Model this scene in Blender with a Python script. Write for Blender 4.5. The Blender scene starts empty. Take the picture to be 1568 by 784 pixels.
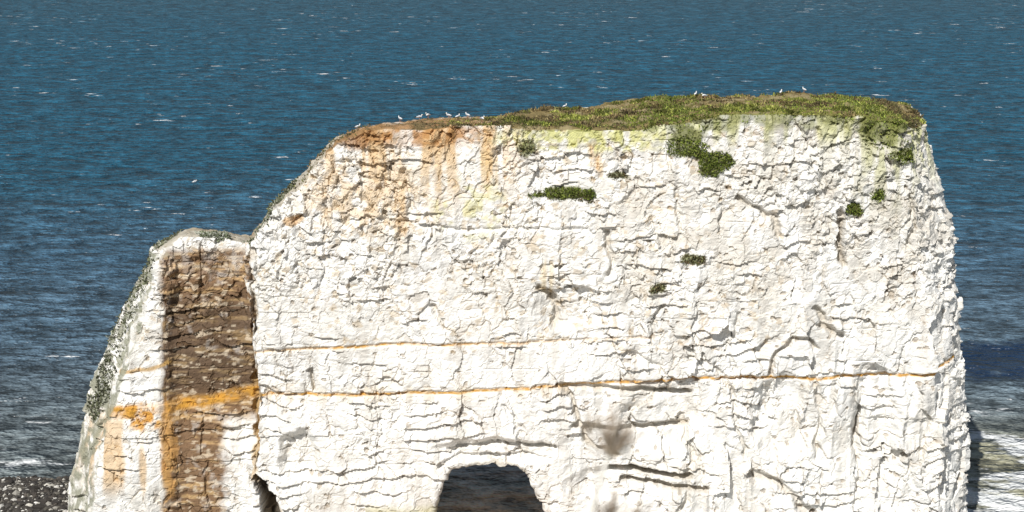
import bpy, math, random
import numpy as np
from mathutils import Vector
rng=np.random.default_rng(7); random.seed(7)
scene=bpy.context.scene
CAMH=36.0; PITCH=math.radians(12.3); F=2700.0
cp,sp=math.cos(PITCH),math.sin(PITCH)
# image pixel coordinates -> world position on the vertical plane Y=D
def px_to_world(x,y,D=90.0):
    u=(x-784)/F; v=(392-y)/F
    t=D/(cp+v*sp)
    return (u*t, D, CAMH+t*(v*cp-sp))
# image pixel coordinates of the cliff face (plane Y=90)
def face_uv(X,Z):
    D=90.0
    depth=D*cp+(CAMH-Z)*sp
    up=D*sp-(CAMH-Z)*cp
    return 784+F*X/depth, 392-F*up/depth

# ---------------- numpy noise
def hsh(ix,iy,iz,seed):
    h=(ix.astype(np.int64)*374761393+iy.astype(np.int64)*668265263+iz.astype(np.int64)*2147483647+seed*974634777)&0xFFFFFFFF
    h=((h^(h>>13))*1274126177)&0xFFFFFFFF
    h=((h^(h>>16))*2246822519)&0xFFFFFFFF
    h=h^(h>>15)
    return ((h&0xFFFFFF)/16777216.0).astype(np.float32)
def vnoise(P,seed=0):
    i=np.floor(P).astype(np.int64); f=(P-i).astype(np.float32); f=f*f*(3-2*f)
    r=0
    for a in (0,1):
        for b in (0,1):
            for c in (0,1):
                w=(f[:,0] if a else 1-f[:,0])*(f[:,1] if b else 1-f[:,1])*(f[:,2] if c else 1-f[:,2])
                r=r+w*hsh(i[:,0]+a,i[:,1]+b,i[:,2]+c,seed)
    return r
def fbm(P,seed=0,o=3):
    r=0;a=.5;s=0
    for k in range(o):
        r=r+a*vnoise(P*(2**k),seed+k*17); s+=a; a*=.5
    return r/s
def voro(P,seed,jit=.9):
    i=np.floor(P).astype(np.int64)
    N=len(P); f1=np.full(N,9,np.float32); f2=np.full(N,9,np.float32)
    cid=np.zeros((N,3),np.int64); dv=np.zeros((N,3),np.float32)
    o=(1-jit)/2
    for a in (-1,0,1):
        for b in (-1,0,1):
            for c in (-1,0,1):
                jx=i[:,0]+a;jy=i[:,1]+b;jz=i[:,2]+c
                d=np.stack([P[:,0]-jx-hsh(jx,jy,jz,seed),P[:,1]-jy-.2-.6*hsh(jx,jy,jz,seed+1),P[:,2]-jz-o-jit*hsh(jx,jy,jz,seed+2)],1).astype(np.float32)
                q=np.abs(d).max(1)*.5+np.sqrt((d*d).sum(1))*.5
                m=q<f1
                f2=np.where(m,f1,np.minimum(f2,q)); f1=np.where(m,q,f1)
                cid[m]=np.stack([jx,jy,jz],1)[m]; dv[m]=d[m]
    r=[hsh(cid[:,0],cid[:,1],cid[:,2],seed+k) for k in (5,6,7,8)]
    return f1,f2,dv,r
def ss(a,b,x):
    t=np.clip((x-a)/(b-a),0,1); return t*t*(3-2*t)

# ---------------- materials
def new_mat(name):
    m=bpy.data.materials.new(name); m.use_nodes=True
    nt=m.node_tree; return m,nt,nt.nodes['Principled BSDF']
def nd(nt,t,**k):
    n=nt.nodes.new(t)
    for a,b in k.items(): setattr(n,a,b)
    return n
def math_n(nt,op,a,b=None,clamp=False):
    n=nd(nt,'ShaderNodeMath',operation=op,use_clamp=clamp)
    for i,v in enumerate((a,b)):
        if v is None: continue
        if isinstance(v,(int,float)): n.inputs[i].default_value=v
        else: nt.links.new(v,n.inputs[i])
    return n.outputs[0]
def mapr(nt,v,a,b,c=0,d=1):
    n=nd(nt,'ShaderNodeMapRange'); nt.links.new(v,n.inputs['Value'])
    for k,x in zip(('From Min','From Max','To Min','To Max'),(a,b,c,d)): n.inputs[k].default_value=x
    return n.outputs[0]
def mixc(nt,f,a,col):
    n=nd(nt,'ShaderNodeMix',data_type='RGBA'); nt.links.new(f,n.inputs[0]); nt.links.new(a,n.inputs[6]); n.inputs[7].default_value=(*col,1); return n.outputs[2]
def noise_n(nt,vec,scale,detail=3,rough=.55,mapscale=None,rot=0):
    if mapscale:
        mp=nd(nt,'ShaderNodeMapping'); mp.inputs['Scale'].default_value=mapscale
        mp.inputs['Rotation'].default_value=(0,0,rot)
        nt.links.new(vec,mp.inputs['Vector']); vec=mp.outputs[0]
    n=nd(nt,'ShaderNodeTexNoise'); n.inputs['Scale'].default_value=scale
    n.inputs['Detail'].default_value=detail; n.inputs['Roughness'].default_value=rough
    nt.links.new(vec,n.inputs['Vector']); return n.outputs['Fac']
def attr_mat(name,rough=.9,var=.25,bump=0,bscale=8,spec=.2):
    m,nt,b=new_mat(name)
    at=nd(nt,'ShaderNodeAttribute',attribute_name='Col')
    g=nd(nt,'ShaderNodeNewGeometry')
    nz=noise_n(nt,g.outputs['Position'],bscale,4,.65)
    k=math_n(nt,'ADD',math_n(nt,'MULTIPLY',nz,var*2),1-var)
    mx=nd(nt,'ShaderNodeVectorMath',operation='SCALE')
    nt.links.new(at.outputs['Color'],mx.inputs[0]); nt.links.new(k,mx.inputs['Scale'])
    nt.links.new(mx.outputs[0],b.inputs['Base Color'])
    b.inputs['Roughness'].default_value=rough; b.inputs['Specular IOR Level'].default_value=spec
    if bump:
        mp=nd(nt,'ShaderNodeMapping'); mp.inputs['Scale'].default_value=(1,1,1.4); nt.links.new(g.outputs['Position'],mp.inputs[0])
        vo=nd(nt,'ShaderNodeTexVoronoi',distance='CHEBYCHEV'); vo.inputs['Scale'].default_value=bscale*.6
        nt.links.new(mp.outputs[0],vo.inputs['Vector'])
        h=math_n(nt,'ADD',nz,math_n(nt,'MULTIPLY',vo.outputs['Distance'],.6))
        bp=nd(nt,'ShaderNodeBump'); bp.inputs['Distance'].default_value=bump; bp.inputs['Strength'].default_value=1
        nt.links.new(h,bp.inputs['Height']); nt.links.new(bp.outputs[0],b.inputs['Normal'])
    return m
def mesh_np(name,V,Fc,mat,C=None,smooth=False):
    V=np.asarray(V,np.float32); Fc=np.asarray(Fc,np.int32)
    me=bpy.data.meshes.new(name); me.vertices.add(len(V)); me.vertices.foreach_set('co',V.ravel())
    k=Fc.shape[1]; me.loops.add(Fc.size); me.loops.foreach_set('vertex_index',Fc.ravel())
    me.polygons.add(len(Fc)); me.polygons.foreach_set('loop_start',np.arange(0,Fc.size,k,dtype=np.int32))
    me.update(calc_edges=True)
    if C is not None: set_col(me,C)
    me.polygons.foreach_set('use_smooth',np.full(len(Fc),smooth))
    me.materials.append(mat); o=bpy.data.objects.new(name,me); scene.collection.objects.link(o); return o
def set_col(me,C):
    a=me.color_attributes.new('Col','FLOAT_COLOR','POINT')
    c=np.ones((len(C),4),np.float32); c[:,:3]=C; a.data.foreach_set('color',c.ravel())

# ---------------- chalk stack: rough solids -> voxel union -> weathering
V=[];Fs=[]
def loft(rings):
    n=len(rings[0]); base=len(V)
    for r in rings: V.extend(r)
    Fs.append([base+i for i in range(n)][::-1])
    e=base+n*(len(rings)-1); Fs.append([e+i for i in range(n)])
    for k in range(len(rings)-1):
        a=base+k*n;b=a+n
        for i in range(n):
            j=(i+1)%n; Fs.append([a+i,a+j,b+j,b+i])
Fr=[(395,850),(388,784),(385,600),(383,450),(385,378),(425,318),(475,265),(520,216),(560,197),(650,192),(740,190),(850,193),(960,194),(1040,187),(1110,176),(1200,175),(1300,174),(1385,184),(1402,260),(1418,400),(1432,540),(1444,700),(1444,850),(850,850),(836,784),(820,748),(803,716),(745,710),(694,717),(676,745),(664,784),(650,850)]
Bk={4:(385,372),5:(425,312),6:(472,261),7:(512,213),8:(548,199),9:(640,187),10:(740,180),11:(850,166),12:(960,151),13:(1040,146),14:(1110,148),15:(1200,146),16:(1300,147),17:(1386,157)}
Md={17:(1420,186),18:(1436,260),19:(1455,400),20:(1470,540),21:(1484,690),22:(1488,850)}
front=[px_to_world(x,y,90) for x,y in Fr]
mid=[];back=[]
for i,(X,Y,Z) in enumerate(front):
    if i in Bk: b=px_to_world(*Bk[i],103)
    elif 18<=i<=22:
        q=px_to_world(*Md[i],93); b=(q[0]-1.8,103,Z)
    elif 23<=i<=31: b=(X+(0.9 if i<27 else -.9),103,Z+.7)
    else: b=(X+.5,103,Z)
    back.append(b)
    if i in Md: m=px_to_world(*Md[i],93)
    else: m=tuple(np.array((X,Y,Z))*.77+np.array(b)*.23)
    mid.append(m)
loft([front,mid,back])
B1=[(235,850),(235,383),(285,358),(340,361),(392,371),(392,850)]
loft([[px_to_world(x,y,91.6) for x,y in B1],[px_to_world(x,y-5,100) for x,y in B1]])
B2f=[(130,850),(140,784),(152,700),(168,640),(188,570),(208,510),(226,450),(244,400),(262,384),(258,500),(264,600),(264,850)]
B2m=[(84,850),(94,784),(110,706),(122,645),(136,575),(168,510),(203,440),(240,383),(270,365),(270,500),(270,600),(270,850)]
loft([[px_to_world(x,y,91) for x,y in B2f],[px_to_world(x,y,94) for x,y in B2m],[px_to_world(x+18,y+6,100) for x,y in B2m]])
me=bpy.data.meshes.new('tmp'); me.from_pydata(V,[],Fs)
import bmesh
bm=bmesh.new(); bm.from_mesh(me); bmesh.ops.recalc_face_normals(bm,faces=bm.faces); bmesh.ops.triangulate(bm,faces=bm.faces); bm.to_mesh(me); bm.free()
tmp=bpy.data.objects.new('tmp',me); scene.collection.objects.link(tmp)
r=tmp.modifiers.new('r','REMESH'); r.mode='VOXEL'; r.voxel_size=.24
s=tmp.modifiers.new('s','SMOOTH'); s.iterations=5; s.factor=.5
d=tmp.modifiers.new('d','SUBSURF'); d.levels=2; d.render_levels=2
dg=bpy.context.evaluated_depsgraph_get()
cm=bpy.data.meshes.new_from_object(tmp.evaluated_get(dg))
bpy.data.objects.remove(tmp)
NA=len(cm.vertices); print('STACK VERTS',NA)
coA=np.empty(NA*3,np.float32); cm.vertices.foreach_get('co',coA); coA=coA.reshape(-1,3)
nrA=np.empty(NA*3,np.float32); cm.vertex_normals.foreach_get('vector',nrA); nrA=nrA.reshape(-1,3)
# full weathering detail everywhere except the seaward back wall and the submerged foot
act=((nrA[:,1]<.55)|(nrA[:,2]>.35))&(coA[:,2]>.6)
co=coA[act]; nr=nrA[act]; N=len(co); print('ACTIVE',N)
fx,fy=face_uv(co[:,0],co[:,2])
up=ss(.35,.75,nr[:,2]); frontw=ss(.2,.6,-nr[:,1])
w3=np.stack([fbm(co*.9,s_,3)-.5 for s_ in (11,12,13)],1)
W=co+w3*np.array([.9,.9,.7])
tiltz=co[:,0]*-.03
Wb=W.copy(); Wb[:,2]+=tiltz
right=ss(750,1150,fx)*ss(400,520,fy)
upper=1-ss(350,480,fy)
smooth=ss(.38,.54,fbm(co*np.array([.25,.25,.25]),21,3)+.14*ss(420,520,fy)-.05)
disp=(fbm(co*np.array([.16,.16,.12]),3,3)-.5)*1.3
# vertical flutes and ribs
fl=fbm(co*np.array([.75,.75,.16]),5,3)
disp+=(np.abs(fl-.5)*2*-1+.25)*.55*(.35+.65*ss(.4,.6,fbm(co*.2,6,2)))*(.6+.5*right)
f1,f2,dv,rr=voro(Wb/np.array([1.4,1.4,2.4]),100)
t=(rr[1]-.5)*dv[:,0]*1.7+(rr[2]-.5)*dv[:,2]*.7
disp+=((rr[0]-.5)*.18+t*.8)*(.35+.65*right)
crack1=(1-ss(.0,.04,f2-f1))*ss(.54,.62,fbm(co*.4,22,2))
disp-=crack1*.08
f1b,f2b,dvb,rb=voro(Wb/np.array([.60,.60,.52]),200)
tb=(rb[1]-.5)*dvb[:,0]*2.2+(rb[2]-.5)*dvb[:,2]*1.2
a2=(.13+.085*upper)*(1-.65*smooth)
disp+=((rb[0]-.5)*.45+tb*1.7)*a2
crack2=(1-ss(0,.10,f2b-f1b))*ss(.58,.68,fbm(co*1.1,23,2))
disp-=crack2*.07*(1-.5*smooth)
W2=co+w3*.5+np.stack([fbm(co*2.5,s_,2)-.5 for s_ in (14,15,16)],1)*.24
f1c,f2c,dvc,rc=voro(W2/np.array([.28,.28,.24]),300)
tc=(rc[1]-.5)*dvc[:,0]*2.0+(rc[2]-.5)*dvc[:,2]*1.4
msk=ss(.42,.6,fbm(co*.6,55,2))
a3=(.026+.055*msk+.042*upper)*(1-.7*smooth)
disp+=((rc[0]-.5)*.6+tc*1.5)*a3
pock=(rc[3]>.955)*(f1c<.42)
disp-=pock*.15*(1-.5*smooth)+(rb[3]>.97)*.10
disp+=(fbm(co*3,77,3)-.5)*.05
lay=(co[:,2]+tiltz+(fbm(co*.25,31,3)-.5)*.6)/.85
li=np.floor(lay); zz=np.zeros_like(li)
lrnd=hsh(li,zz,zz,9)
disp+=(lrnd-.5)*.14*ss(.45,.6,fbm(co*.25,41,2))
disp-=.10*(1-ss(0,.06,lay-li))*ss(.58,.63,fbm(co*np.array([.35,.35,.9]),43,2))
# occasional undercut ledges
led=(co[:,2]+tiltz+(fbm(co*np.array([.6,.6,.4]),47,3)-.5)*1.0)/.72
lf_=led-np.floor(led)
lm=ss(.59,.67,fbm(co*np.array([.4,.4,.7]),49,3)+.05*ss(430,560,fy)-.02+.10*(np.abs(fy-735)<25)*(fx>930)*(fx<1100)+.06*(np.abs(fy-610)<25)*(fx>840)*(fx<1080))
disp+=(.5-lf_)*.22*lm
disp*=(1-.75*up)
disp+=up*((fbm(co*.5,61,3)-.5)*.50+(fbm(co*2.6,62,2)-.5)*.22)
new=co+nr*disp[:,None]
def pdist(poly,ax=None,ay=None):
    ax=fx if ax is None else ax; ay=fy if ay is None else ay
    best=np.full(N,1e9,np.float32)
    for (x0,y0),(x1,y1) in zip(poly[:-1],poly[1:]):
        dx,dy=x1-x0,y1-y0; tt=np.clip(((ax-x0)*dx+(ay-y0)*dy)/(dx*dx+dy*dy),0,1)
        best=np.minimum(best,np.hypot(ax-x0-tt*dx,ay-y0-tt*dy))
    return best
gfx,gfy=fx.copy(),fy.copy()
fx=fx+(fbm(co*1.3,91,4)-.5)*24; fy=fy+(fbm(co*1.3,92,3)-.5)*8
L1=[(385,542),(500,533),(600,528),(780,526),(960,518),(1010,512)]
L2=[(385,610),(600,603),(760,597),(900,588),(1100,580),(1350,580),(1430,574),(1475,558)]
ly=gfy+(fbm(co*np.array([1.1,1.1,.3]),93,3)-.5)*5
l1=pdist(L1,gfx,ly); l2=pdist(L2,gfx,ly)
groove=[([(1284,325),(1288,365),(1297,405)],7,.6),([(1322,590),(1316,680),(1312,784),(1310,860)],5,.25),
 ([(1183,575),(1188,540),(1210,520),(1240,517),(1252,535)],5,.4),([(1250,470),(1262,500),(1290,515)],6,.4),
 ([(928,355),(936,420)],5,.35),([(828,440),(850,470),(850,500)],6,.4),([(870,590),(882,640),(905,680),(950,700)],5,.45),
 ([(1150,725),(1190,740),(1235,784),(1260,830)],7,.4),([(940,718),(1000,722),(1060,730)],5,.8),([(950,738),(1010,742),(1080,748)],5,.6),
 ([(690,690),(730,682),(790,680),(850,684)],4,.3),([(670,712),(700,700),(800,698),(840,705)],4,.25),([(860,590),(1000,600),(1060,604)],5,.4),
 ([(880,650),(960,660),(1050,655)],6,.45),([(660,470),(680,500)],4,.3),([(1130,300),(1180,330),(1190,360)],5,.4),([(1385,500),(1392,640),(1400,784)],5,.15),
 ([(770,620),(800,655),(790,690)],4,.2),([(1100,560),(1130,640),(1140,700)],4,.3),([(1255,590),(1262,640),(1250,700)],5,.3),([(1040,640),(1060,700),(1045,784)],5,.3),
 ([(385,380),(384,500),(383,650),(392,730)],6,.5),([(397,735),(404,760)],6,1.4),([(408,768),(418,790),(420,830)],12,2.4),([(470,570),(476,600)],4,.4),
 ([(960,540),(1010,560),(1015,585)],5,.25),([(1440,420),(1450,520)],5,.2),([(560,330),(700,352),(900,350)],3,.15),
 ([(1130,480),(1120,530),(1128,580)],4,.25),([(1010,470),(1000,520)],4,.25),([(1400,300),(1395,380)],4,.25),([(620,260),(630,330)],4,.25),([(1030,290),(1040,350)],4,.25)]
push=np.maximum(.11*(1-ss(1,4,l1)),.12*(1-ss(1.5,5,l2)))
for poly,wd,dep in groove:
    push=np.maximum(push,dep*(1-ss(wd*.35,wd*1.3,pdist(poly))))
hollow=np.zeros(N,np.float32)
for cx,cy,rx,ry,dep in [(1200,640,60,70,.6),(1010,640,70,60,.5),(960,740,100,30,.4),(760,690,110,22,.4),(1340,660,40,120,.4),(870,470,60,40,.4),(460,700,35,45,.6)]:
    hollow+=dep*(1-ss(.3,1.,((fx-cx)/rx)**2+((fy-cy)/ry)**2))
new[:,1]+=(push+hollow)*frontw
out=coA.copy(); out[act]=new
cm.vertices.foreach_set('co',out.ravel()); cm.update()
C=np.empty((N,3),np.float32); C[:]=(.87,.855,.815)
def mix(col,m):
    global C
    m=np.clip(m,0,1)[:,None]; C=C*(1-m)+np.array(col,np.float32)*m
n1=fbm(co*.45,201,3); n2=fbm(co*2.2,202,3); n3=fbm(co*np.array([2.2,2.2,.35]),203,3); nh=fbm(co*np.array([.9,.9,5.]),204,3); n5=fbm(co*6,205,2)
def ell(cx,cy,rx,ry): return 1-ss(.35,1.1,((fx-cx)/rx)**2+((fy-cy)/ry)**2+(n2-.5)*1.2)
mix((.76,.72,.64),ss(.45,.75,n1)*.5)
mix((.65,.615,.555),ss(.50,.72,n3)*.5)
C*=(.86+.14*rb[3])[:,None]*(.92+.09*rc[1])[:,None]
mix((.34,.26,.17),crack2*.35+crack1*.35)  # cracks tinted brown: dirt plus occlusion shade in the colour
mix((.28,.21,.13),pock*.55+(rb[3]>.97)*.25)
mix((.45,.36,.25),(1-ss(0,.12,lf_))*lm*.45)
mix((.50,.36,.18),((rc[2]>.91)&(fy<540)&(fx<1200))*.4)
mix((.40,.33,.23),ss(.15,.5,push)*.5*frontw)  # deeper grooves get the same dirt and crevice shade as colour
mix((.48,.46,.39),ell(1360,250,80,110)*(.25+.6*ss(.4,.6,n3)))
mix((.53,.51,.44),ss(1040,1150,fx)*(1-ss(200,320,fy))*ss(.38,.6,n3)*.8)
mix((.58,.54,.47),ss(800,1000,fx)*(1-ss(420,520,fy))*ss(.48,.65,fbm(co*1.1,231,3))*.6)
dr=ss(.45,.66,fbm(co*np.array([1.6,1.6,.22]),211,3))
mix((.62,.42,.20),(1-ss(200,370,fy))*ss(430,520,fx)*(1-ss(730,830,fx))*dr*.85)
mix((.62,.48,.31),ell(560,300,130,75)*.65*ss(.35,.6,n2))
mix((.64,.44,.22),ell(600,330,26,60)*.5*dr)
mix((.42,.22,.08),ell(640,204,130,24)*(.3+.6*ss(.4,.6,n2)))
mix((.34,.18,.07),ell(545,212,40,20)*.8)
mix((.50,.29,.09),ell(452,336,20,9)*.7)
mix((.60,.38,.14),ell(935,240,34,34)*.7*dr); mix((.60,.42,.18),ell(738,270,40,60)*.5*dr)
mix((.62,.48,.26),ell(840,440,10,60)*.6*dr)
mix((.54,.53,.16),ell(900,210,170,30)*.75*ss(.4,.6,n2)); mix((.58,.55,.24),ell(720,320,70,60)*.55*ss(.45,.6,n2))
mix((.50,.50,.20),ss(780,850,fx)*(1-ss(195,235,fy))*ss(.42,.6,n3)*.6)
mix((.46,.47,.20),ss(1290,1340,fx)*(1-ss(230,330,fy))*ss(.42,.6,n3)*.5)
mix((.56,.32,.08),(1-ss(1.,2.8,l1))*(1-.6*ss(650,900,fx))*(.4+.6*ss(.35,.55,n5))*(.6+.4*ss(.4,.55,n1)))
mix((.56,.31,.07),(1-ss(1.1,3.0,l2))*(.6+.4*ss(.35,.55,n5)))
mix((.62,.50,.33),(1-ss(2,20,l2))*.35*ss(.45,.6,n3)*(fy>590))
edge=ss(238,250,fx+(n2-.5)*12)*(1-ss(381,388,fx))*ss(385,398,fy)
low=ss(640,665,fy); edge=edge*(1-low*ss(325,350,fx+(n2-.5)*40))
pale_streak=ss(.52,.64,nh)  # paler horizontal streaks in the iron-stained wall
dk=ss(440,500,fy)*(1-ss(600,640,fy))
bc=np.array((.175,.095,.040))[None]*(1-pale_streak[:,None])+np.array((.42,.27,.12))[None]*pale_streak[:,None]
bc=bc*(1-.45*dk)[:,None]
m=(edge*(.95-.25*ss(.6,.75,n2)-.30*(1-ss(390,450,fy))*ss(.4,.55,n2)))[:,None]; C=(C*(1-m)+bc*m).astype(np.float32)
mix((.66,.56,.42),edge*ss(.61,.66,fbm(co*np.array([2.6,2.6,7.]),221,3))*.6)
mix((.52,.27,.05),(1-ss(4,13,pdist([(155,641),(200,638),(250,634),(320,626),(385,612)])))*(.4+.6*ss(.4,.6,n2)))
mix((.54,.28,.05),ell(215,648,50,24)*.95*ss(.35,.55,n2))
mix((.50,.31,.10),(1-ss(1.5,5,pdist([(170,580),(215,575),(255,566)])))*.8)
mix((.55,.36,.16),(fx<255)*ss(640,660,fy)*(1-ss(740,784,fy))*dr*.7)
mix((.46,.25,.08),ell(252,700,14,90)*.7)
mix((.36,.24,.11),ell(383,640,6,90)*.8)
mix((.10,.07,.04),(1-ss(3,10,pdist([(398,740),(405,765),(420,830)])))*.8)  # cave mouth darkened, its shade put into the chalk colour
mix((.45,.32,.16),(1-ss(2,9,pdist([(385,600),(384,700),(395,735)])))*.7)
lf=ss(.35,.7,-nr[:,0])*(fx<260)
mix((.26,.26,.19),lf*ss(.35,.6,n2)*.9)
topm=ss(.45,.7,nr[:,2])*(new[:,2]>12)
mix((.34,.30,.22),topm*(fx<500)*.8)
mix((.26,.155,.07),topm*(fx>=500)*(.95-.45*ss(.45,.6,n2)))
mix((.12,.10,.05),topm*(fx>=560)*ss(.50,.58,fbm(co*1.7,241,3))*.8)
mix((.20,.155,.07),topm*ss(715,790,fx+(n2-.5)*90))
mix((.30,.25,.14),topm*ss(760,800,fx)*ss(.54,.6,fbm(co*1.1,242,3))*.7)
mix((.17,.18,.045),ss(840,900,fx)*(1-ss(182,203,fy+(n2-.5)*44))*.7*frontw)
PATCH=[(1052,213,32,26),(1086,250,30,21),(866,297,46,11),(1308,322,14,14),(1342,298,14,9),(1384,238,17,12),(1355,198,45,26),(1058,396,20,9),(1006,441,13,9),(805,226,16,14),(945,270,16,6)]
for e in PATCH: mix((.16,.17,.05),ell(*e)*.85)
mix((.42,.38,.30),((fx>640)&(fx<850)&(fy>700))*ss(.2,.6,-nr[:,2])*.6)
mix((.40,.36,.16),((fx>560)&(fx<670))*ss(768,784,fy)*.6)
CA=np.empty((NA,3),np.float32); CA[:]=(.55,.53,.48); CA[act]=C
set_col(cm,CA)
chalk=attr_mat('chalk_rock',.95,.12,.045,8,.1)
cm.materials.clear(); cm.materials.append(chalk)
cm.polygons.foreach_set('use_smooth',np.zeros(len(cm.polygons),bool))
stack=bpy.data.objects.new('chalk_sea_stack',cm); scene.collection.objects.link(stack)

# ---------------- vegetation blades
def blades(name,P,Nn,Cc,L,Wd,mat,upb=.6,spread=.7):
    n=len(P)
    D=Nn*.5+np.array([0,0,upb])+rng.normal(0,spread,(n,3)); D/=np.linalg.norm(D,axis=1)[:,None]
    S=np.cross(D,rng.normal(0,1,(n,3))); S/=np.linalg.norm(S,axis=1)[:,None]
    L=np.broadcast_to(L,(n,))*rng.uniform(.5,1.3,n); Wd=Wd*rng.uniform(.6,1.4,n)
    b=P-D*.03
    V=np.stack([b-S*Wd[:,None]*.35,b+S*Wd[:,None]*.35,P+D*L[:,None]*.6+S*Wd[:,None]*.5,P+D*L[:,None]+np.array([0,0,-.02]),P+D*L[:,None]*.6-S*Wd[:,None]*.5],1).reshape(-1,3)
    Fc=np.arange(n*5).reshape(n,5)
    return mesh_np(name,V,Fc,mat,np.repeat(Cc,5,axis=0))
leafmat=attr_mat('leaf_and_turf',.7,.3,0,3,.2)
pal=lambda *c:np.array(c,np.float32)
def pick(palette,n,w=None): return palette[rng.choice(len(palette),n,p=w)]*rng.uniform(.6,1.35,(n,1))
ux,uy=gfx,gfy
turf=np.where((nr[:,2]>.45)&(new[:,2]>18)&(ux>545))[0]
h=fbm(co[turf]*np.array([.8,1.1,1]),301,3)
dens=ss(660,900,ux[turf]+(h-.5)*300)*.95+.09*ss(.45,.6,h)
dens*=.03+ss(.46,.57,h)
sel=rng.choice(turf,50000,p=dens/dens.sum())
hh=fbm(new[sel]*np.array([.8,1.1,1]),301,3); g2=fbm(new[sel]*.6,302,3)
P=new[sel]+rng.normal(0,.03,(len(sel),3))
brown=pal((.18,.12,.055),(.30,.24,.11),(.07,.055,.03),(.22,.18,.08)); green=pal((.18,.21,.035),(.24,.26,.05),(.09,.115,.025),(.34,.33,.10))
ug=ss(.47,.55,g2+.06*ss(800,1300,ux[sel])-.08*(ux[sel]<850)+.05*(new[sel,1]<94))
isg=rng.random(len(sel))<ug
Cc=np.where(isg[:,None],pick(green,len(sel)),pick(brown,len(sel)))*(.45+.95*ss(.35,.7,fbm(new[sel]*1.6,305,2)))[:,None]
blades('turf_grass',P,nr[sel],Cc,(.02+.20*ss(.48,.75,hh))*ss(600,850,ux[sel])+.04,.05,leafmat,.8,.6)
Ps=[];Ns=[];Cs=[];Ls=[]
def clump(cx,cy,rx,ry,n,palette,L,extra=None):
    m=(((fx-cx)/rx)**2+((fy-cy)/ry)**2+(n2-.5)*1.3<1)&(nr[:,1]<.3)
    if extra is not None: m&=extra
    ids=np.where(m)[0]
    if len(ids)==0: print('EMPTY',cx,cy); return
    k=rng.choice(ids,n); Ps.append(new[k]); Ns.append(nr[k]); Cs.append(pick(palette,n)); Ls.append(np.full(n,L))
gd=pal((.11,.15,.025),(.16,.20,.035),(.21,.25,.05),(.10,.10,.03)); gb=pal((.22,.28,.045),(.16,.21,.035),(.28,.31,.07),(.11,.13,.04)); br=pal((.14,.10,.05),(.09,.08,.04),(.14,.14,.05))
clump(1050,208,30,24,1700,gd,.12); clump(1040,222,22,12,600,gd,.11); clump(1088,250,30,19,1900,gd,.13); clump(1070,228,20,14,600,gd,.12); clump(1062,190,34,14,900,gd,.14)
clump(866,297,48,8,1900,gd,.11); clump(890,303,20,5,300,br,.1); clump(1308,322,14,12,650,gd,.11); clump(1342,298,14,8,450,gd,.11); clump(1384,240,18,11,700,gd,.11)
clump(1355,205,38,22,2200,gb,.12); clump(1350,182,60,15,2200,gb,.12); clump(1058,396,21,7,380,br,.11); clump(1006,441,13,7,260,br,.1)
clump(805,226,16,13,650,br,.12); clump(945,270,14,5,200,br,.1); clump(1412,184,16,18,1500,br,.20)
clump(960,187,100,10,2000,gd,.11); clump(1200,177,190,8,2200,gb,.11); clump(880,190,100,8,1200,br,.11); clump(1000,182,60,8,1000,gb,.11); clump(772,190,34,5,300,br,.1); clump(640,190,90,5,350,br,.08)
blades('ledge_plants',np.concatenate(Ps)+rng.normal(0,.04,(sum(map(len,Ps)),3)),np.concatenate(Ns),np.concatenate(Cs),np.concatenate(Ls),.055,leafmat,.35,.6)
Ps=[];Ns=[];Cs=[];Ls=[]
gg=pal((.34,.36,.28),(.24,.27,.17),(.48,.48,.42),(.14,.16,.09)); gk=pal((.10,.11,.055),(.15,.16,.09),(.30,.31,.24),(.05,.05,.03))
rim=(nr[:,0]<-.25)|(nr[:,2]>.4)
clump(325,360,48,14,3000,gg,.18); clump(400,340,26,26,2000,gk,.17,rim); clump(375,372,14,8,600,gk,.16)
for a,b in [(228,402),(212,430),(200,455),(185,490),(170,520),(158,550),(148,585),(140,620),(130,650)]:
    clump(a-6,b,14,20,480,gk,.16,nr[:,0]<-.3)
clump(470,265,40,40,600,br,.12,rim); clump(520,215,30,18,400,br,.12,rim)
blades('cliff_edge_scrub',np.concatenate(Ps)+rng.normal(0,.06,(sum(map(len,Ps)),3)),np.concatenate(Ns),np.concatenate(Cs),np.concatenate(Ls),.08,leafmat,.3,.8)

# ---------------- sea
m,nt,b=new_mat('sea_water')
g=nd(nt,'ShaderNodeNewGeometry'); pos=g.outputs['Position']
sx=nd(nt,'ShaderNodeSeparateXYZ'); nt.links.new(pos,sx.inputs[0]); XX,YY=sx.outputs['X'],sx.outputs['Y']
big=noise_n(nt,pos,.012,3,.5,(1,1.6,1),.2)
yy=math_n(nt,'ADD',YY,math_n(nt,'MULTIPLY',math_n(nt,'SUBTRACT',big,.5),60))
cr=nd(nt,'ShaderNodeValToRGB'); nt.links.new(mapr(nt,yy,90,590),cr.inputs[0])
el=cr.color_ramp.elements
stops=[(0,(.15,.165,.155)),(.045,(.115,.140,.150)),(.08,(.080,.120,.155)),(.15,(.045,.098,.150)),(.26,(.011,.072,.120)),(.55,(.010,.074,.124)),(1,(.028,.076,.108))]
el[0].position=0; el[0].color=(*stops[0][1],1); el[1].position=1; el[1].color=(*stops[-1][1],1)
for p_,c_ in stops[1:-1]:
    e=el.new(p_); e.color=(*c_,1)
w1=noise_n(nt,pos,.22,3,.6,(.7,1.0,1),.25)
w2=noise_n(nt,pos,.45,4,.7,(.6,.8,1),-.15)
w4=noise_n(nt,pos,1.2,3,.75,(.6,.7,1),-.1)
w3n=noise_n(nt,pos,.045,2,.5,(1,1.3,1),.3)
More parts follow.
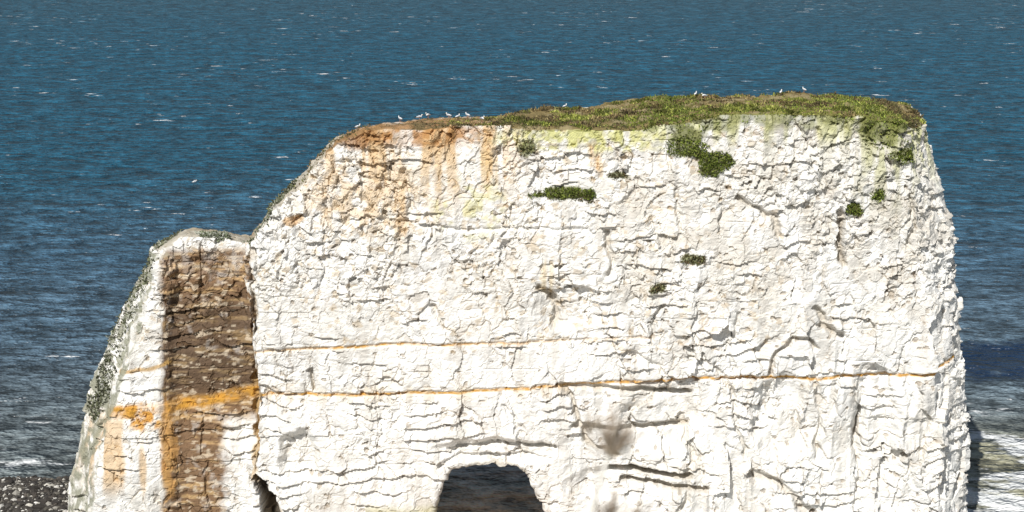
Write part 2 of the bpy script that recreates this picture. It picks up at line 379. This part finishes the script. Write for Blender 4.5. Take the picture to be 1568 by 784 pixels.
# silt stirred up off the seaward corner, chalky arch water made paler to brighten its shade
silt=math_n(nt,'MULTIPLY',mapr(nt,XX,18,30),mapr(nt,math_n(nt,'ADD',YY,math_n(nt,'MULTIPLY',math_n(nt,'SUBTRACT',w3n,.5),24)),119,108))
base=mixc(nt,silt,cr.outputs[0],(.21,.205,.145))
arch_lift=math_n(nt,'MULTIPLY',mapr(nt,math_n(nt,'ABSOLUTE',math_n(nt,'ADD',XX,1.2)),6,11,1,0),mapr(nt,YY,118,108))
base=mixc(nt,arch_lift,base,(.62,.53,.45))
rk=mapr(nt,math_n(nt,'ADD',math_n(nt,'MULTIPLY',w2,.5),math_n(nt,'MULTIPLY',w4,.5)),.42,.60,.4,2.0)  # light and dark sides of ripples put into the water colour
vk=math_n(nt,'MULTIPLY',rk,mapr(nt,w1,.3,.7,.7,1.3))
# cast shadow off the seaward corner, painted into the water colour
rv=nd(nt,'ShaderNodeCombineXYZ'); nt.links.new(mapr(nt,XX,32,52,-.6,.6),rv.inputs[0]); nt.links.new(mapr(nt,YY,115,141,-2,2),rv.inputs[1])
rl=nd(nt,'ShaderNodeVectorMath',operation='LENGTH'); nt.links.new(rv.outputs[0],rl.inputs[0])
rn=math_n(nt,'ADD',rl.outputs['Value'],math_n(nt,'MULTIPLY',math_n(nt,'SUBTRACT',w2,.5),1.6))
shadow_patch=math_n(nt,'MULTIPLY',mapr(nt,rn,.65,1.05,.85,0),math_n(nt,'GREATER_THAN',XX,24))
sc=nd(nt,'ShaderNodeVectorMath',operation='SCALE'); nt.links.new(base,sc.inputs[0]); nt.links.new(vk,sc.inputs['Scale'])
wat=mixc(nt,shadow_patch,sc.outputs[0],(.002,.018,.06))
capn=noise_n(nt,pos,.42,5,.66,(.5,1.0,1),.1); capm=noise_n(nt,pos,.03,2,.5)
cap=mapr(nt,math_n(nt,'ADD',capn,math_n(nt,'MULTIPLY',capm,.25)),.785,.815)
fo=noise_n(nt,pos,.22,8,.70,(.55,1.2,1),.3); fom=noise_n(nt,pos,.07,3,.5)
near=mapr(nt,YY,98,145,.07,-.34)
side=mapr(nt,XX,10,34,.02,.10)
fs=mapr(nt,math_n(nt,'ADD',math_n(nt,'ADD',math_n(nt,'ADD',fo,math_n(nt,'MULTIPLY',fom,.6)),near),side),.885,.945)
fs=math_n(nt,'MULTIPLY',fs,math_n(nt,'SUBTRACT',1,arch_lift))
foam=math_n(nt,'MAXIMUM',cap,math_n(nt,'MULTIPLY',fs,.9),True)
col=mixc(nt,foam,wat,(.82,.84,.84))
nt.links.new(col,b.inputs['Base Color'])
b.inputs['Roughness'].default_value=.3; b.inputs['IOR'].default_value=1.33; b.inputs['Specular IOR Level'].default_value=.3
hgt=math_n(nt,'ADD',math_n(nt,'MULTIPLY',w3n,2.0),math_n(nt,'ADD',math_n(nt,'MULTIPLY',w1,2.6),math_n(nt,'MULTIPLY',w2,2.4)))
bp=nd(nt,'ShaderNodeBump'); bp.inputs['Distance'].default_value=1; bp.inputs['Strength'].default_value=1
nt.links.new(hgt,bp.inputs['Height']); nt.links.new(bp.outputs[0],b.inputs['Normal'])
R=9000
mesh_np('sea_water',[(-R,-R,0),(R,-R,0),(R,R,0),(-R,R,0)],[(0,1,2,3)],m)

# ---------------- shingle beach
peb=attr_mat('shingle',.85,.2,0,5,.3)
bx,by=np.meshgrid(np.linspace(-48,-22,105),np.linspace(88,105,70),indexing='ij')
Pb=np.stack([bx.ravel(),by.ravel(),np.zeros(bx.size)],1)
def bz(P): return .80-((P[:,1]-94.6)/7.6)**2*.95-np.clip(P[:,0]+27,0,9)*.12+(fbm(P*.5,400,3)-.5)*.6
Pb[:,2]=bz(Pb)
idx=np.arange(105*70).reshape(105,70)
mesh_np('shingle_beach',Pb,np.stack([idx[:-1,:-1],idx[1:,:-1],idx[1:,1:],idx[:-1,1:]],-1).reshape(-1,4),peb,np.tile(pal((.05,.045,.04)),(len(Pb),1)))  # near-black ground colour carries the shadow over the beach
bm=bmesh.new(); bmesh.ops.create_icosphere(bm,subdivisions=1,radius=1); iv=np.array([v.co[:] for v in bm.verts]); ifc=np.array([[v.index for v in f.verts] for f in bm.faces]); bm.free()
n=14000; pp=np.stack([rng.uniform(-46,-23,n),rng.uniform(89,103.5,n),np.zeros(n)],1); pp[:,2]=bz(pp)
pp=pp[pp[:,2]>-.1]; n=len(pp)
sz=rng.gamma(1.6,.04,n)+.04
Vp=(iv[None]*rng.uniform(.6,1.3,(n,1,3))*(1+rng.normal(0,.12,(n,len(iv),1))))*sz[:,None,None]*np.array([1,1,.7])+pp[:,None]
Cp=pick(pal((.40,.38,.33),(.05,.045,.04),(.07,.06,.05),(.12,.11,.09),(.6,.58,.53),(.04,.035,.03)),n,[.10,.27,.24,.12,.06,.21])  # mostly dark stones, beach shadow included in their colours
mesh_np('beach_pebbles',Vp.reshape(-1,3),(ifc[None]+np.arange(n)[:,None,None]*len(iv)).reshape(-1,3),peb,np.repeat(Cp,len(iv),axis=0))

# ---------------- gulls
gm=attr_mat('gull_feathers',.7,.05,0,5,.2)
def gull_mesh(fly=False):
    V=[];Fc=[];Cc=[]
    def tube(path,rad,col,seg=8,sq=1.0):
        base=len(V)
        for (p,r_) in zip(path,rad):
            for k in range(seg):
                a=2*math.pi*k/seg; V.append((p[0],p[1]+math.cos(a)*r_*sq,p[2]+math.sin(a)*r_)); Cc.append(col)
        for i in range(len(path)-1):
            for k in range(seg):
                a=base+i*seg+k;b_=base+i*seg+(k+1)%seg; Fc.append((a,b_,b_+seg,a+seg))
    Wt=(.8,.8,.78);Gy=(.35,.37,.40);Ye=(.7,.45,.05);Bk_=(.03,.03,.03);Pk=(.5,.25,.2)
    tube([(.20,0,.20),(.16,0,.22),(.08,0,.235),(-.02,0,.22),(-.12,0,.20),(-.22,0,.185),(-.30,0,.18)],[.004,.05,.08,.085,.065,.035,.008],Wt)
    tube([(.14,0,.24),(.18,0,.30),(.20,0,.345)],[.055,.04,.036],Wt)
    tube([(.155,0,.35),(.175,0,.36),(.20,0,.365),(.235,0,.358),(.25,0,.352)],[.004,.032,.042,.03,.012],Wt)
    tube([(.245,0,.352),(.28,0,.347),(.30,0,.337)],[.012,.011,.002],Ye)
    if not fly:
        for s in (-1,1):
            tube([(.13,s*.062,.235),(.05,s*.078,.24),(-.08,s*.072,.225),(-.2,s*.045,.205)],[.01,.05,.045,.025],Gy,8,.45)
            tube([(-.2,s*.045,.205),(-.30,s*.03,.195),(-.37,s*.02,.19)],[.025,.014,.003],Bk_,6,.5)
            bb=len(V); r_=.008
            for zz_ in (.0,.15):
                for dx,dy in ((-r_,-r_),(r_,-r_),(r_,r_),(-r_,r_)): V.append((.01+dx,s*.035+dy,zz_)); Cc.append(Pk)
            for k in range(4): Fc.append((bb+k,bb+(k+1)%4,bb+4+(k+1)%4,bb+4+k))
            bb=len(V)
            for q in ((-.01,-.005,.006),(.06,-.03,.004),(.065,.0,.004),(.06,.03,.004)): V.append((q[0],s*.035+q[1],q[2])); Cc.append(Pk)
            Fc.append((bb,bb+1,bb+2,bb+3))
    else:
        for s in (-1,1):
            bb=len(V)
            for (x0,x1,y,z,c) in ((.12,-.08,.06,.25,Gy),(.17,-.05,.32,.33,Gy),(.08,-.08,.56,.30,Gy),(-.08,-.12,.75,.26,Bk_)):
                V.append((x0,s*y,z));V.append((x1,s*y,z-.005));Cc.append(c);Cc.append(c)
            for k in range(3): Fc.append((bb+2*k,bb+2*k+1,bb+2*k+3,bb+2*k+2))
    me=bpy.data.meshes.new('seagull'); me.from_pydata(V,[],Fc); set_col(me,np.array(Cc)); me.materials.append(gm)
    for p in me.polygons:p.use_smooth=True
    return me
gme=gull_mesh(); gfly=gull_mesh(True)
def add_gull(loc,rot,me=gme,s=1.0):
    o=bpy.data.objects.new('seagull',me); o.location=loc; o.rotation_euler=(0,0,rot); o.scale=(s,)*3; scene.collection.objects.link(o)
bpy.context.view_layer.update()
def ground_z(x,y):
    hit,l,nn,ix=stack.ray_cast(Vector((x,y,60)),Vector((0,0,-1))); return l.z if hit else None
for (px,D,rt) in [(1197,101.5,1.2),(1233,101.8,2.0),(1080,101.6,3.3),(1066,101.8,1.2),(865,101.5,.9),(738,92.5,-.9),(716,98,2.3),(700,97,.9),(687,98,2.6),(655,99,3.9),(641,98,.1),(612,99,2.2),(546,97,.7)]:
    X=(px-784)/F*(D*cp+11*sp); z=ground_z(X,D)
    if z: add_gull((X,D,z+.04),rt,gme,.8)
add_gull(px_to_world(298,281,150),.3,gfly,.8)

# ---------------- near clifftop with dried plant
gx,gy=np.meshgrid(np.linspace(-30,30,241),np.concatenate([np.linspace(-45,-2,40),np.linspace(-1.8,3.5,40),np.full(30,3.6)+np.linspace(0,5,30)**1.1]),indexing='ij')
hz=np.full(gx.shape,34.4); hz[:,80:]=34.3-np.linspace(.3,36.5,30)[None,:]
Pg=np.stack([gx.ravel(),gy.ravel(),hz.ravel()],1); Pg[:,2]+=(fbm(Pg*.8,500,3)-.6)*.25; Pg[:,1]+=(fbm(Pg*.3,501,3)-.5)*.5*(Pg[:,1]>2)
idx=np.arange(Pg.shape[0]).reshape(gx.shape)
Cg=np.where((Pg[:,2]>34)[:,None],pal((.08,.10,.03)),pal((.7,.67,.6)))
mesh_np('clifftop_ground',Pg,np.stack([idx[:-1,:-1],idx[1:,:-1],idx[1:,1:],idx[:-1,1:]],-1).reshape(-1,4),attr_mat('clifftop_soil',.9,.3,.02,4),Cg)
Pq=np.stack([rng.uniform(-8,8,30000),rng.uniform(-6,3.2,30000),np.full(30000,34.33)],1)
blades('clifftop_grass',Pq,np.tile([0,0,1.],(30000,1)),pick(green,30000),.12,.012,leafmat,.8,.4)
pm=attr_mat('dried_stalk',.8,.2,0,40,.2)
V=[];Fc=[];Cc=[]
def tube(path,r0,r1,col,seg=5):
    base=len(V); path=[Vector(p) for p in path]; n_=len(path)
    for i,p in enumerate(path):
        d_=(path[min(i+1,n_-1)]-path[max(i-1,0)]).normalized(); a=d_.orthogonal().normalized(); b_=d_.cross(a); r_=r0+(r1-r0)*i/(n_-1)
        for k in range(seg):
            q=p+(a*math.cos(2*math.pi*k/seg)+b_*math.sin(2*math.pi*k/seg))*r_; V.append(q[:]); Cc.append(col)
    for i in range(n_-1):
        for k in range(seg):
            x=base+i*seg+k; y=base+i*seg+(k+1)%seg; Fc.append((x,y,y+seg,x+seg))
def S3(x,y,dd=0): return Vector(px_to_world(x,y,3.0+dd))
def head(c,axis,R_,n_,sprd=.42):
    for i in range(n_):
        d_=(axis*.9+Vector(rng.normal(0,sprd,3))).normalized(); L=R_*rng.uniform(.6,1.2)
        col=random.choice([(.36,.29,.22),(.46,.38,.30),(.56,.48,.39),(.26,.20,.15)])
        tube([c,c+d_*L*.55+Vector((0,0,.002)),c+d_*L],.0011,.0006,col,4)
        if i%3==0: tube([c+d_*L*.8,c+d_*L,c+d_*L*1.08],.0017,.001,col,4)
base=S3(885,880); base.z=34.25
tube([base,S3(890,850),S3(905,784),S3(920,735),S3(934,692)],.0046,.0034,(.86,.82,.76),6)
head(S3(934,699),Vector((.10,0,1)),.072,75)
head(S3(940,694),Vector((.75,0,.75)),.058,24,.2)
tube([S3(900,800),S3(925,795),S3(932,790)],.002,.0015,(.5,.43,.36)); head(S3(932,800),Vector((0,0,1)),.05,50)
tube([S3(895,835),S3(950,815),S3(978,800)],.002,.0015,(.5,.43,.36)); head(S3(978,805),Vector((.2,0,1)),.038,30)
tube([S3(920,735),S3(905,690),S3(903,660)],.0015,.001,(.5,.43,.36)); head(S3(905,662),Vector((-.1,0,1)),.036,16)
mesh_np('dried_seedhead_plant',V,Fc,pm,np.array(Cc))

# ---------------- light, world, camera
AZ=math.radians(22); EL=math.radians(43)
S=Vector((-math.sin(AZ)*math.cos(EL),-math.cos(AZ)*math.cos(EL),math.sin(EL)))
l=bpy.data.lights.new('sun','SUN'); l.energy=5.0; l.angle=math.radians(.5); l.color=(1,.975,.935)
lo=bpy.data.objects.new('sun',l); lo.rotation_euler=S.to_track_quat('Z','Y').to_euler(); scene.collection.objects.link(lo)
w=bpy.data.worlds.new('World'); scene.world=w; w.use_nodes=True; nt=w.node_tree
sk=nt.nodes.new('ShaderNodeTexSky'); sk.sky_type='NISHITA'; sk.sun_disc=False; sk.sun_elevation=EL; sk.sun_rotation=math.atan2(S.x,S.y)
nt.links.new(sk.outputs[0],nt.nodes['Background'].inputs[0]); nt.nodes['Background'].inputs[1].default_value=.05
c=bpy.data.cameras.new('camera'); c.sensor_width=36; c.lens=F/1568*36; c.clip_end=20000; c.clip_start=.05
c.dof.use_dof=True; c.dof.focus_distance=93; c.dof.aperture_fstop=5.0
co_=bpy.data.objects.new('camera',c); co_.location=(0,0,CAMH); co_.rotation_euler=(math.pi/2-PITCH,0,0); scene.collection.objects.link(co_); scene.camera=co_
scene.view_settings.view_transform='Standard'; scene.view_settings.look='None'; scene.view_settings.exposure=0
